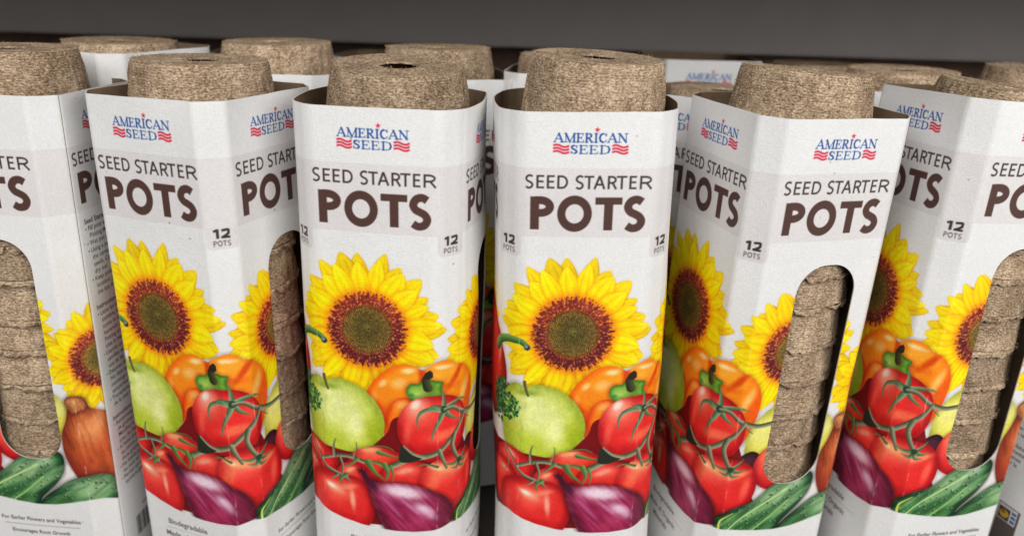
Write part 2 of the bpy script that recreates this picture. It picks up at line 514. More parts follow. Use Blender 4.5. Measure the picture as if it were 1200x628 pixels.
    tomato(ell(17, 188, 10, 10), (14, 184), (4, 4), [(15, 183, 3, 1.3, -30, C(252, 190, 140), .7)], 23)
    # big tomato upper right
    tomato(ell(59, 156, 19.4, 18.8, 0, sq=.94), (50, 147), (10, 8), [(50, 144, 5.0, 6.0, 35, C(250, 160, 136), .8), (49, 142.6, 1.9, 2.9, 35, C(255, 226, 212), .9), (60, 170, 16, 5, 0, C(160, 14, 22), .6), (76, 160, 3, 9, 10, C(176, 18, 24), .5), (64, 160, 9, 3, -8, C(250, 120, 84), .8), (45, 158, 2, 8, 12, C(240, 110, 84), .5), (72, 151, 4, 5, 0, C(240, 90, 60), .5)], 24)
    calyx(63.6, 145.6, [[(63.4, 140), (62.4, 134.5)], [(69, 143.4), (74, 142.5), (78.5, 144.2)], [(67, 150), (72, 153)], [(61.2, 151), (58, 157), (56.6, 163)], [(57, 144.6), (51.5, 147), (49.6, 152), (50.4, 156)], [(58, 143), (54.5, 145.4)]], 3.6)
    # big tomato lower right
    tomato(ell(70, 189.5, 20.5, 18, 0, sq=.93), (64, 182), (12, 6), [(62, 178.5, 10, 2.8, 20, C(252, 176, 116), .8), (59.4, 178, 3.4, 1.1, 24, C(255, 232, 204), .85), (72, 204, 16, 5, 0, C(158, 12, 20), .6), (79, 181.5, 7, 2, -12, C(252, 170, 110), .7), (84, 190, 2.5, 7, 8, C(246, 120, 90), .6), (58, 186, 3, 8, 20, C(250, 130, 84), .5)], 25)
    # lower left tomato
    tomato(cr([(-12, 199), (-10, 190), (-3, 185.4), (5, 186), (9, 188), (14, 186.4), (21, 189), (26, 196), (27.5, 206), (24, 216), (14, 222), (-2, 221), (-10, 212)]), (8, 196), (9, 7), [(5.5, 194.5, 6, 2.6, 30, C(250, 170, 136), .85), (4.4, 193.8, 3.0, 1.1, 30, C(255, 228, 210), .9), (6, 213, 18, 4, 6, C(166, 14, 24), .5), (15.5, 201, 1.5, 6.5, -4, C(253, 176, 146), .85), (-6, 200, 2, 6, 10, C(240, 84, 60), .5), (14, 193.5, 5, 1.6, -15, C(252, 160, 120), .6)], 26)
    # brown onion at the seam
    ON = [(133, 153.5), (137, 152.6), (141, 155), (143, 160), (150, 164), (160, 172), (164, 186), (160, 204), (150, 216), (140, 212), (131, 200), (126.3, 187), (126.4, 175), (129.6, 166.5), (131.4, 160)]
    body(ON, C(186, 84, 42), C(118, 40, 22), C(226, 142, 88), (141, 172), (7, 9), 8, [(146, 168, 3, 10, 10, C(238, 168, 112), .5), (134, 196, 6, 10, -30, C(140, 44, 30), .6), (140, 205, 10, 8, 0, C(108, 40, 30), .7)], (80, .1, .9, .4, C(222, 140, 84)), .3, 28)
    body(cr([(130.5, 156), (132, 152.6), (136, 151.6), (140, 153), (141.6, 158), (139, 161), (134, 161.5)]), C(172, 104, 60), C(110, 54, 30), C(214, 152, 100), (135, 155), (3, 2), 2, (), (70, .4, 1.5, .5, C(228, 170, 120)), .3, 29)
    # cucumbers
    for q, (P, sd, an) in enumerate((([(108, 218), (116, 210), (126, 203), (136, 199.6), (145, 201), (151, 207), (151, 217), (140, 223), (112, 224)], 31, -25), ([(69.6, 211), (71, 206), (78, 202.4), (88, 200), (95, 195), (100, 190.5), (108, 187), (118, 184.5), (124.5, 187), (124.5, 196), (119, 205), (110, 214), (104, 222), (82, 223), (71, 219)], 32, -35))):
        body(P, C(66, 118, 66), C(16, 52, 32), C(140, 176, 128), ((104, 198) if q else (138, 207)), (14, 8), 6, [(112, 192, 7, 3, -40, C(176, 202, 164), .5), (92, 207, 9, 2.2, -35, C(150, 190, 130), .5), (104, 205, 14, 1.6, -38, C(30, 78, 44), .6), (86, 213, 10, 1.5, -34, C(30, 82, 42), .6), (116, 191, 3, 4, 0, C(190, 208, 182), .5)], (an, .09, .6, .6, C(172, 204, 146)), .4, sd)
        r2 = np.random.RandomState(sd)
        for i in range(150):
            x, y = r2.uniform(72, 150), r2.uniform(186, 222)
            if poly_sd(cr(P), np.array([[x]], np.float32), np.array([[y]], np.float32))[0, 0] < -1.4 and (q or x > 122):
                dot(x, y, r2.uniform(.35, .75), C(26, 62, 36), .8)
                dot(x + .55, y - .55, .33, C(190, 212, 164), .8)
    stroke([(74, 219), (84, 209.6), (97, 201.5), (110, 194)], .8, 1.3, C(176, 204, 134))
    stroke([(88, 221), (100, 212), (112, 201.5)], .7, 1.1, C(150, 186, 110))
    stroke([(72.4, 215), (73, 208.6), (79.5, 205)], 1.3, .5, C(196, 208, 92))
    fill(cr([(126.4, 193), (128, 196), (129.4, 199), (127, 199.6), (125.4, 198)]), C(230, 228, 220))
    # red onion
    RO = [(19.6, 182.6), (22.2, 183.4), (25.2, 187.2), (31, 189), (41, 188.2), (51, 189.4), (59.5, 192.6), (66, 198), (69, 205), (67.6, 213), (60, 220), (44, 222), (34, 219), (29.4, 211), (26.4, 202), (24, 193), (21.5, 187)]
    body(RO, C(150, 36, 76), C(92, 18, 42), C(206, 130, 156), (42, 193), (10, 5), 7, [(42, 193.5, 10, 3.4, 8, C(244, 220, 232), .95), (54, 204, 3.2, 7, -55, C(236, 204, 222), .95), (47, 203, 1.4, 9, -50, C(206, 150, 184), .6), (36, 203, 1.2, 9, -40, C(190, 110, 156), .6), (49, 211, 9, 3, -40, C(170, 56, 92), .5), (63, 206, 5, 9, 10, C(80, 20, 40), .5), (26, 190, 2.4, 5, -25, C(70, 20, 48), .8)], (48, .09, .75, .46, C(214, 124, 154)), .5, 34)
    for P in ([(19.4, 184.4), (21, 183)], [(20.6, 180.8), (21.4, 183)], [(22.8, 181.8), (22.6, 184)], [(18.6, 182.6), (20.8, 183.4)]):
        stroke(P + [(23.6, 187)], .5, 1.6, C(64, 22, 40))
    # vines and leaves
    for P, a, b in (([(93.6, 152.4), (85, 153.4), (77.4, 151.2)], 2.0, 2.2), ([(64.2, 145.8), (69, 146), (73.4, 149), (77.4, 151.6)], 1.7, 2.0), ([(77.4, 151.4), (73.5, 157), (67.5, 163.5), (61.5, 168.4), (54, 171.4), (45, 174), (36, 179)], 2.0, 2.7), ([(79, 154), (83, 157.6)], .9, .3),
                    ([(70, 161), (68.6, 167), (70.6, 173), (73.5, 177.5)], 2.2, 2.0), ([(61, 168.6), (63, 174), (65.4, 179.4)], 2.3, 1.2), ([(22, 177.4), (15, 175.2), (7, 175.8), (-1.6, 178.8)], 1.9, 1.6), ([(-1.6, 178.8), (2.4, 183), (8, 186), (12.5, 188)], 1.3, 1.6),
                    ([(-1.4, 178.4), (-5, 173.4), (-9, 169.4)], 1.1, .8), ([(-9, 169), (-6.5, 178), (-8.6, 184)], .9, .5), ([(8, 187), (4.5, 189.6)], 1.4, .5), ([(12, 188), (15, 190.4)], 1.5, .5), ([(9.5, 176), (11, 182), (10, 187)], 1.2, .8), ([(7, 176), (6.4, 170), (7.6, 166)], 1.5, .5), ([(17, 175.6), (18.6, 170), (18.4, 166.6)], .9, .4)):
        stroke(P, a * 1.22, b * 1.22, VINE2, C(160, 160, 130))
    calyx(73.8, 177.8, [[(69, 178.6), (63.5, 176.6)], [(79, 179.6), (82.4, 178)], [(72, 181.4), (68, 180.6)], [(78, 174.8), (80.4, 172)], [(75, 181.6), (79.5, 182)]], 3.0)
    stroke([(60, 177.8), (54, 176), (49, 177.6)], 1.8, .5, VINE2, LEAF2)
    fill(cr([(40.6, 175), (41.2, 167.4), (43.4, 166.2), (47.5, 170.4), (52, 172.6), (46, 175.6)], True), C(40, 44, 34))
    stroke([(43, 166.4), (48, 170.6), (54, 172)], 1.0, 2.0, C(168, 166, 140), VINE)
    for P, a in (([(33, 178.6), (29, 177.2), (24, 177.2)], 3.0), ([(24.5, 177.4), (27, 182), (32.4, 187)], 3.6), ([(33, 178), (34.6, 183), (33, 188)], 3.0), ([(36, 178.6), (37.4, 183.6), (36.8, 187.6)], 1.6), ([(30, 171), (35, 172.4), (40, 173)], 2.6), ([(12.5, 186.6), (9.6, 189.4), (10.4, 192.4)], 2.6), ([(19, 176), (15, 180), (12, 181.6)], 2.0), ([(26, 168), (33, 167.4), (37.6, 169)], .8)):
        stroke(P, a, .5, LEAF, LEAF2)
    # white foot with its curved upper edge
    g = region(SS0, SS1, 200, HT)
    sl, S, V = g
    xs = [-92, -60, -30, -14, -6, 0, 10, 20, 30, 38, 48, 60, 67, 74, 84, 95, 106, 116, 126, 136, 143, 150, 228]
    ys = [216, 219, 214, 207.4, 207.2, 208.8, 213, 215.8, 217.2, 217.8, 217.4, 215.2, 213.8, 214.2, 216.2, 218, 219, 218.6, 216.8, 214.2, 215.6, 218.6, 218]
    lim = np.interp(S, xs, ys)
    put(sl, smooth(V - lim, -.15, .15), C(233, 232, 230))
    # plain instruction panel past the seam
    g = region(S_C + .1, SS1, 57, HT)
    put(g[0], (g[1] > S_C + .1).astype(np.float32), C(233, 232, 230))
    g = region(SS0, -S_B - 2.4, 57, HT)
    put(g[0], (g[1] < -76.2).astype(np.float32), C(233, 232, 230))
    tx = C(48, 40, 38)
    o = S_C + 4.5
    L = []
    v = 63.4
    for t, b in (('Seed Starter Pots', 1), ('\u2022 Fill pots with Seed Starting', 0), ('   Potting Mix.', 0), ('\u2022 Wet pot and mix well.', 0), ('\u2022 Using a pencil, make a hole in', 0), ('   the center of the pot, add 2-3', 0), ('   seeds. Cover and do not let', 0), ('   dry out.', 0), ('\u2022 Keep pots in a warm, sunny', 0), ('   location, plant outside after', 0), ('   the last frost.', 0), ('', 0),
                 ('Instrucciones', 1), ('\u2022 Llene las macetas con tierra de', 0), ('   siembra, humedezca bien', 0), ('   como la maceta y la tierra,', 0), ('   haciendo un hueco al centro.', 0), ('   Potting mix y agua', 0), ('   tibia la mezcla.', 0), ('\u2022 Usando un lapiz ponga las', 0), ('   semillas en el centro de', 0), ('   una de las macetas.', 0), ('\u2022 Despues de cubrir las semillas', 0), ('   No deje que se sequen,', 0), ('   mantenga a una buena', 0), ('   temperatura.', 0), ('\u2022 Transplante las macetas', 0), ('   de la casa al jardin.', 0), ('', 0),
                 ('Instructions', 1), ('\u2022 Remplissez les pots', 0), ('   de graines avec le terreau', 0), ('   Mouillez le pot et la terre', 0), ('   avec de l\'eau tiede.', 0), ('\u2022 A l\'aide d\'un crayon faites', 0), ('   au centre un trou, mettez', 0), ('   deux graines. Maintenez', 0), ('\u2022 Ne laissez pas secher la', 0), ('   les pots au soleil.', 0), ('\u2022 Plantez apres la', 0), ('   derniere gelee.', 0)):
        if t:
            L.append((o, v, 2.4 if not b else 2.5, t, b, tx))
        v += 3.78
    L.append((o + 15, 236, 1.8, 'www.seeds', 1, tx))
    L += [(S_B + 9.5, 230.4, 2.25, 'For Earlier Flowers and Vegetables', 1, C(70, 62, 60)), (S_B + 14.5, 238.4, 2.25, 'Encourages Root Growth', 1, C(70, 62, 60)),
          (13.5, 226.4, 3.2, 'Biodegradable', 1, C(96, 88, 86)), (11, 234.2, 3.2, 'Made of Organic', 1, C(96, 88, 86)), (17, 240.6, 3.2, 'Materials', 1, C(96, 88, 86))]
    small_text(L)
    stroke([(S_B + 11, 233.2), (S_B + 54, 233.2)], .3, .3, C(130, 120, 118), sm=False)
    stroke([(12, 228.8), (50, 228.8)], .25, .25, C(170, 164, 162), sm=False)
    for f0 in (0, S_AB, S_B, S_BC, -CH, -CH - WB):
        g = region(f0 - 1.5, f0 + 1.5, 0, HT)
        q = np.exp(-((g[1] - f0 - .12 * np.sin(g[2] * .2)) / .28) ** 2) * smooth(fbm(g[1], g[2], .9, .35, 61), .42, .75)
        put(g[0], .5 * q, C(236, 232, 226))
    # bar code and the little picture strip
    x = S_C + 12
    r3 = np.random.RandomState(2)
    while x < S_C + 26:
        w = r3.choice([.3, .5, .8])
        g = region(x, x + w, 240, 252)
        put(g[0], ((g[1] > x) & (g[1] < x + w)).astype(np.float32), C(40, 38, 38))
        x += w + r3.choice([.3, .5, .7])
    bx, by = S_C + 36, 227.0
    rect = lambda a, b, c, d, q: fill([(bx + a, by + b), (bx + c, by + b), (bx + c, by + d), (bx + a, by + d)], q)
    rect(0, 0, 14, 32, C(92, 82, 76))
    rect(.5, .6, 12.6, 10.4, C(226, 224, 222))
    rect(.9, 2.4, 8.2, 9.9, C(60, 44, 34))
    fill(ell(bx + 4.6, by + 6.2, 3.1, 2.6), C(196, 160, 60))
    fill(ell(bx + 3.6, by + 5, 1.6, 1.3), C(150, 90, 40))
    for k in range(3):
        rect(9, 2.2 + 2.7 * k, 12, 4.0 + 2.7 * k, C(70, 96, 150))
    rect(1.0, 1.2, 10, 1.5, C(150, 146, 144))


draw_art()
IMG = np.clip(IMG, 0, 1)
_t = IMG[int(66 * PX):int(222 * PX)]
_t += .10 * (_t * _t * (3 - 2 * _t) - _t) * np.clip((_t.max(-1) - _t.min(-1)) * 6, 0, 1)[..., None]    # print contrast
_Y, _X = np.mgrid[0:_t.shape[0], 0:_t.shape[1]].astype(np.float32) / PX
_g = (fbm(_X, _Y, 1.3, 1.3, 90, 2) - .5) * .07 + (fbm(_X, _Y, .28, .28, 91, 2) - .5) * .10
_t *= 1 + ((_g + .06) * np.clip((_t.max(-1) - _t.min(-1)) * 4, 0, 1))[..., None]
IMG = np.clip(IMG, 0, 1)

# ------------------------------------------------------------------ materials
def new_mat(name):
    m = bpy.data.materials.new(name)
    m.use_nodes = True
    nt = m.node_tree
    return m, nt, nt.nodes['Principled BSDF'], nt.nodes.new, nt.links.new


def paper_material():
    m, nt, b, N, Lk = new_mat('printed_card')
    at = N('ShaderNodeVertexColor'); at.layer_name = 'print'
    tc = N('ShaderNodeTexCoord'); oi = N('ShaderNodeObjectInfo')
    ad = N('ShaderNodeVectorMath'); ad.operation = 'ADD'
    sc = N('ShaderNodeVectorMath'); sc.operation = 'SCALE'; sc.inputs['Scale'].default_value = .37
    cb = N('ShaderNodeCombineXYZ')
    for i in range(3):
        Lk(oi.outputs['Random'], cb.inputs[i])
    Lk(cb.outputs[0], sc.inputs[0]); Lk(tc.outputs['Object'], ad.inputs[0]); Lk(sc.outputs[0], ad.inputs[1])
    def noise(scale, detail, stretch=(1, 1, 1), rough=.5):
        mp = N('ShaderNodeMapping'); mp.inputs['Scale'].default_value = stretch
        n = N('ShaderNodeTexNoise'); n.inputs['Scale'].default_value = scale; n.inputs['Detail'].default_value = detail; n.inputs['Roughness'].default_value = rough
        Lk(ad.outputs[0], mp.inputs[0]); Lk(mp.outputs[0], n.inputs['Vector'])
        return n.outputs['Fac']
    def ramp(v, a, b_, lo, hi):
        r = N('ShaderNodeMapRange'); r.inputs[1].default_value = a; r.inputs[2].default_value = b_; r.inputs[3].default_value = lo; r.inputs[4].default_value = hi
        Lk(v, r.inputs[0]); return r.outputs[0]
    def mul(a, b_):
        x = N('ShaderNodeMath'); x.operation = 'MULTIPLY'; Lk(a, x.inputs[0]); Lk(b_, x.inputs[1]); return x.outputs[0]
    hfib = noise(700, 3, (1, 1, 3.2)); vfib = noise(700, 3, (2.6, 2.6, .5))
    f = mul(ramp(hfib, .3, .7, .93, 1.03), ramp(vfib, .3, .7, .955, 1.02))
    f = mul(f, ramp(noise(22, 3), 0.3, .7, .972, 1.015))
    mx = N('ShaderNodeMix'); mx.data_type = 'RGBA'; mx.blend_type = 'MULTIPLY'; mx.inputs[0].default_value = 1
    cc = N('ShaderNodeCombineColor')
    for i in range(3):
        Lk(f, cc.inputs[i])
    Lk(at.outputs['Color'], mx.inputs[6]); Lk(cc.outputs[0], mx.inputs[7])
    # flecks of the recycled board
    vo = N('ShaderNodeTexVoronoi'); vo.inputs['Scale'].default_value = 95
    Lk(ad.outputs[0], vo.inputs['Vector'])
    vs = N('ShaderNodeSeparateColor'); Lk(vo.outputs['Color'], vs.inputs[0])
    fl = mul(ramp(vo.outputs['Distance'], .035, .06, 1, 0), ramp(vs.outputs[0], .45, .75, 0, .75))
    m2 = N('ShaderNodeMix'); m2.data_type = 'RGBA'; m2.inputs[7].default_value = (.20, .16, .13, 1)
    Lk(fl, m2.inputs[0]); Lk(mx.outputs[2], m2.inputs[6])
    m3 = N('ShaderNodeMix'); m3.data_type = 'RGBA'; m3.blend_type = 'MULTIPLY'; m3.inputs[0].default_value = 1; m3.inputs[7].default_value = (1, 1, 1, 1)
    Lk(m2.outputs[2], m3.inputs[6])
    Lk(m3.outputs[2], b.inputs['Base Color'])
    b.inputs['Roughness'].default_value = .5
    b.inputs['Specular IOR Level'].default_value = .32
    bp = N('ShaderNodeBump'); bp.inputs['Strength'].default_value = .42; bp.inputs['Distance'].default_value = .0003
    s = N('ShaderNodeMath'); s.operation = 'ADD'; Lk(hfib, s.inputs[0]); Lk(vfib, s.inputs[1])
    Lk(s.outputs[0], bp.inputs['Height'])
    bp2 = N('ShaderNodeBump'); bp2.inputs['Strength'].default_value = .35; bp2.inputs['Distance'].default_value = .0012
    Lk(noise(45, 2), bp2.inputs['Height']); Lk(bp.outputs[0], bp2.inputs['Normal'])
    Lk(bp2.outputs[0], b.inputs['Normal'])
    return m


def plain_material(name, c, rough=.8, vary=.12, scale=300, bump=.2, spec=.2):
    m, nt, b, N, Lk = new_mat(name)
    tc = N('ShaderNodeTexCoord'); n = N('ShaderNodeTexNoise'); n.inputs['Scale'].default_value = scale; n.inputs['Detail'].default_value = 5
    Lk(tc.outputs['Object'], n.inputs['Vector'])
    cr_ = N('ShaderNodeValToRGB')
    cr_.color_ramp.elements[0].position = .3; cr_.color_ramp.elements[1].position = .7
    cr_.color_ramp.elements[0].color = [x * (1 - vary) for x in c] + [1]; cr_.color_ramp.elements[1].color = [x * (1 + vary) for x in c] + [1]
    Lk(n.outputs['Fac'], cr_.inputs[0]); Lk(cr_.outputs[0], b.inputs['Base Color'])
    b.inputs['Roughness'].default_value = rough; b.inputs['Specular IOR Level'].default_value = spec
    bp = N('ShaderNodeBump'); bp.inputs['Strength'].default_value = bump; bp.inputs['Distance'].default_value = .0004
    Lk(n.outputs['Fac'], bp.inputs['Height']); Lk(bp.outputs[0], b.inputs['Normal'])
    return m


def peat_material():
    m, nt, b, N, Lk = new_mat('pressed_peat')
    tc = N('ShaderNodeTexCoord'); oi = N('ShaderNodeObjectInfo')
    cb = N('ShaderNodeCombineXYZ'); sc = N('ShaderNodeVectorMath'); sc.operation = 'SCALE'; sc.inputs['Scale'].default_value = .53
    ad = N('ShaderNodeVectorMath'); ad.operation = 'ADD'
    for i in range(3):
        Lk(oi.outputs['Random'], cb.inputs[i])
    Lk(cb.outputs[0], sc.inputs[0]); Lk(tc.outputs['Object'], ad.inputs[0]); Lk(sc.outputs[0], ad.inputs[1])
    def noise(scale, detail, stretch, dist=0.0, rough=.6):
        mp = N('ShaderNodeMapping'); mp.inputs['Scale'].default_value = stretch
        n = N('ShaderNodeTexNoise'); n.inputs['Scale'].default_value = scale; n.inputs['Detail'].default_value = detail; n.inputs['Roughness'].default_value = rough; n.inputs['Distortion'].default_value = dist
        Lk(ad.outputs[0], mp.inputs[0]); Lk(mp.outputs[0], n.inputs['Vector'])
        return n.outputs['Fac']
    fine = noise(820, 2, (1, 1, 1.5), .5)
    fib = noise(380, 4, (1, 1, 1.9), 1.8, .75)
    big = noise(70, 3, (1, 1, 1))
    a = N('ShaderNodeMath'); a.operation = 'MULTIPLY_ADD'; Lk(fine, a.inputs[0]); a.inputs[1].default_value = .5; 
    a2 = N('ShaderNodeMath'); a2.operation = 'MULTIPLY'; Lk(fib, a2.inputs[0]); a2.inputs[1].default_value = .5
    Lk(a2.outputs[0], a.inputs[2])
    a3 = N('ShaderNodeMath'); a3.operation = 'MULTIPLY_ADD'; Lk(big, a3.inputs[0]); a3.inputs[1].default_value = .30; Lk(a.outputs[0], a3.inputs[2])
    wv = N('ShaderNodeTexWave'); wv.bands_direction = 'Z'; wv.inputs['Scale'].default_value = 260; wv.inputs['Distortion'].default_value = 5; wv.inputs['Detail'].default_value = 2; wv.inputs['Detail Scale'].default_value = 1.4
    Lk(ad.outputs[0], wv.inputs['Vector'])
    a4 = N('ShaderNodeMath'); a4.operation = 'MULTIPLY_ADD'; Lk(wv.outputs['Fac'], a4.inputs[0]); a4.inputs[1].default_value = .05; Lk(a3.outputs[0], a4.inputs[2]); a3 = a4
    rp = N('ShaderNodeValToRGB'); e = rp.color_ramp.elements
    e[0].position = .47; e[0].color = (.058, .036, .021, 1)
    e[1].position = .82; e[1].color = (.75, .58, .40, 1)
    k = e.new(.565); k.color = (.185, .122, .075, 1)
    k = e.new(.665); k.color = (.355, .25, .162, 1)
    Lk(a3.outputs[0], rp.inputs[0])
    hs = N('ShaderNodeHueSaturation'); Lk(rp.outputs[0], hs.inputs['Color'])
    mr = N('ShaderNodeMapRange'); mr.inputs[3].default_value = .86; mr.inputs[4].default_value = 1.12; Lk(oi.outputs['Random'], mr.inputs[0]); Lk(mr.outputs[0], hs.inputs['Value'])
    Lk(hs.outputs[0], b.inputs['Base Color'])
    b.inputs['Roughness'].default_value = .95; b.inputs['Specular IOR Level'].default_value = .08
    bp = N('ShaderNodeBump'); bp.inputs['Strength'].default_value = .8; bp.inputs['Distance'].default_value = .0009
    Lk(a3.outputs[0], bp.inputs['Height']); Lk(bp.outputs[0], b.inputs['Normal'])
    return m


M_PRINT = paper_material()
M_KRAFT = plain_material('kraft_board', (.18, .122, .075), .85, .12, 250)
M_EDGE = plain_material('cut_edge', (.60, .55, .48), .85, .08, 500)
M_PEAT = peat_material()
M_BACK = plain_material('painted_board', (.285, .258, .245), .62, .04, 30, .05, .3)
M_DARK = plain_material('dark_board', (.17, .105, .075), .8, .2, 60)
M_SHELF = plain_material('shelf_board', (.10, .085, .075), .6, .1, 80)

# ------------------------------------------------------------------ meshes of the sleeve
CORN = []                                                     # (s, x, y) corners, A faces -y
_ex, _ey = W / 2 + CH / math.sqrt(2), WB / 2 + CH / math.sqrt(2)
for s_, p_ in ((0, (-W / 2, -_ey)), (S_AB, (W / 2, -_ey)), (S_B, (_ex, -WB / 2)), (S_BC, (_ex, WB / 2)), (S_C, (W / 2, _ey)), (S_CD, (-W / 2, _ey)), (S_D, (-_ex, WB / 2)), (S_D + WB, (-_ex, -WB / 2)), (PER, (-W / 2, -_ey))):
    CORN.append((s_, np.array(p_)))
TB = 1.7
BOW = [.55, .55, .55, .55]                                  # how far each wide face bellies out


def path(s):
    s = np.mod(np.asarray(s, float), PER)
    X = np.zeros(s.shape + (2,)); Tn = np.zeros(s.shape + (2,)); bow = np.zeros(s.shape)
    for i in range(8):
        (sa, A), (sb, B) = CORN[i], CORN[i + 1]
        m = (s >= sa) & (s <= sb)
        d = (B - A) / (sb - sa)
        X[m] = A + (s[m] - sa)[:, None] * d
        Tn[m] = d
        if i % 2 == 0:
            q = np.sin(np.pi * (s[m] - sa) / (sb - sa)); bow[m] = BOW[i // 2] * (q if BOW[i // 2] > 1 else q * q)
    dirs = [(CORN[i + 1][1] - CORN[i][1]) / (CORN[i + 1][0] - CORN[i][0]) for i in range(8)]
    for i in range(8):
        sk, K = CORN[i]
        d1, d2 = dirs[i - 1], dirs[i]
        ds = np.mod(s - sk + PER / 2, PER) - PER / 2
        m = np.abs(ds) < TB
        u = ((ds[m] + TB) / (2 * TB))[:, None]
        P0, P2 = K - d1 * TB, K + d2 * TB
        X[m] = (1 - u) ** 2 * P0 + 2 * u * (1 - u) * K + u * u * P2
        q = (1 - u) * (K - P0) + u * (P2 - K)
        Tn[m] = q / np.linalg.norm(q, axis=1)[:, None]
    return X, np.stack([Tn[..., 1], -Tn[..., 0]], -1), bow


def place(S, V, off):
    X, Nn, bow = path(S)
    d = bow * (.75 + .25 * np.sin(np.pi * V / HT) + .2 * np.sin(V * .045 + S * .03)) + .12 * np.sin(S * .21 + V * .06) * np.exp(-V / 30.0) + off
    vv = V + np.exp(-V / 6.0) * .16 * (np.sin(S * .09 + .5) + .25 * np.sin(S * .31 + 1))
    return np.stack([X[..., 0] + Nn[..., 0] * d, X[..., 1] + Nn[..., 1] * d, HT - vv], -1) * MM


def build_mesh(name, co, faces, mats, mat_idx, colors=None, smooth_=True):
    me = bpy.data.meshes.new(name)
    me.vertices.add(len(co)); me.vertices.foreach_set('co', co.astype(np.float32).ravel())
    nf = len(faces)
    me.loops.add(nf * 4); me.loops.foreach_set('vertex_index', faces.astype(np.int32).ravel())
    me.polygons.add(nf); me.polygons.foreach_set('loop_start', np.arange(0, nf * 4, 4, dtype=np.int32))
    me.polygons.foreach_set('material_index', mat_idx.astype(np.int32))
    me.polygons.foreach_set('use_smooth', np.full(nf, smooth_))
    if colors is not None:
        a = me.color_attributes.new('print', 'BYTE_COLOR', 'POINT')
        c4 = np.ones((len(co), 4), np.float32); c4[:, :3] = colors
        a.data.foreach_set('color_srgb', c4.ravel())
    for m in mats:
        me.materials.append(m)
    me.update(calc_edges=True)
    return me


def sample(S, V):
    s = np.where(S > 227.5, S - PER, S)
    x, y = np.clip((s - SS0) * PX - .5, 0, NW - 1.01), np.clip(V * PX - .5, 0, NH - 1.01)
    i, j = x.astype(int), y.astype(int)
    fx, fy = (x - i)[..., None], (y - j)[..., None]
    return (IMG[j, i] * (1 - fx) + IMG[j, i + 1] * fx) * (1 - fy) + (IMG[j + 1, i] * (1 - fx) + IMG[j + 1, i + 1] * fx) * fy


HOLE = (109.2, 129.6, 16.5, 61.0, 15.0)


def hole_sd(S, V):
    cx, cy, hx, hy, r = HOLE
    qx, qy = np.abs(S - cx) - hx + r, np.abs(V - cy) - hy + r
    return np.hypot(np.maximum(qx, 0), np.maximum(qy, 0)) + np.minimum(np.maximum(qx, qy), 0) - r


def vrows(step):
    if step > .3:
        return np.arange(0, HT + .01, step)
    return np.concatenate([np.arange(0, 5, 1.0), np.arange(5, 20, step), np.arange(20, 24, 1.0), np.arange(24, 67, step), np.arange(67, 252, step), np.arange(252, HT + .01, 1.0)])


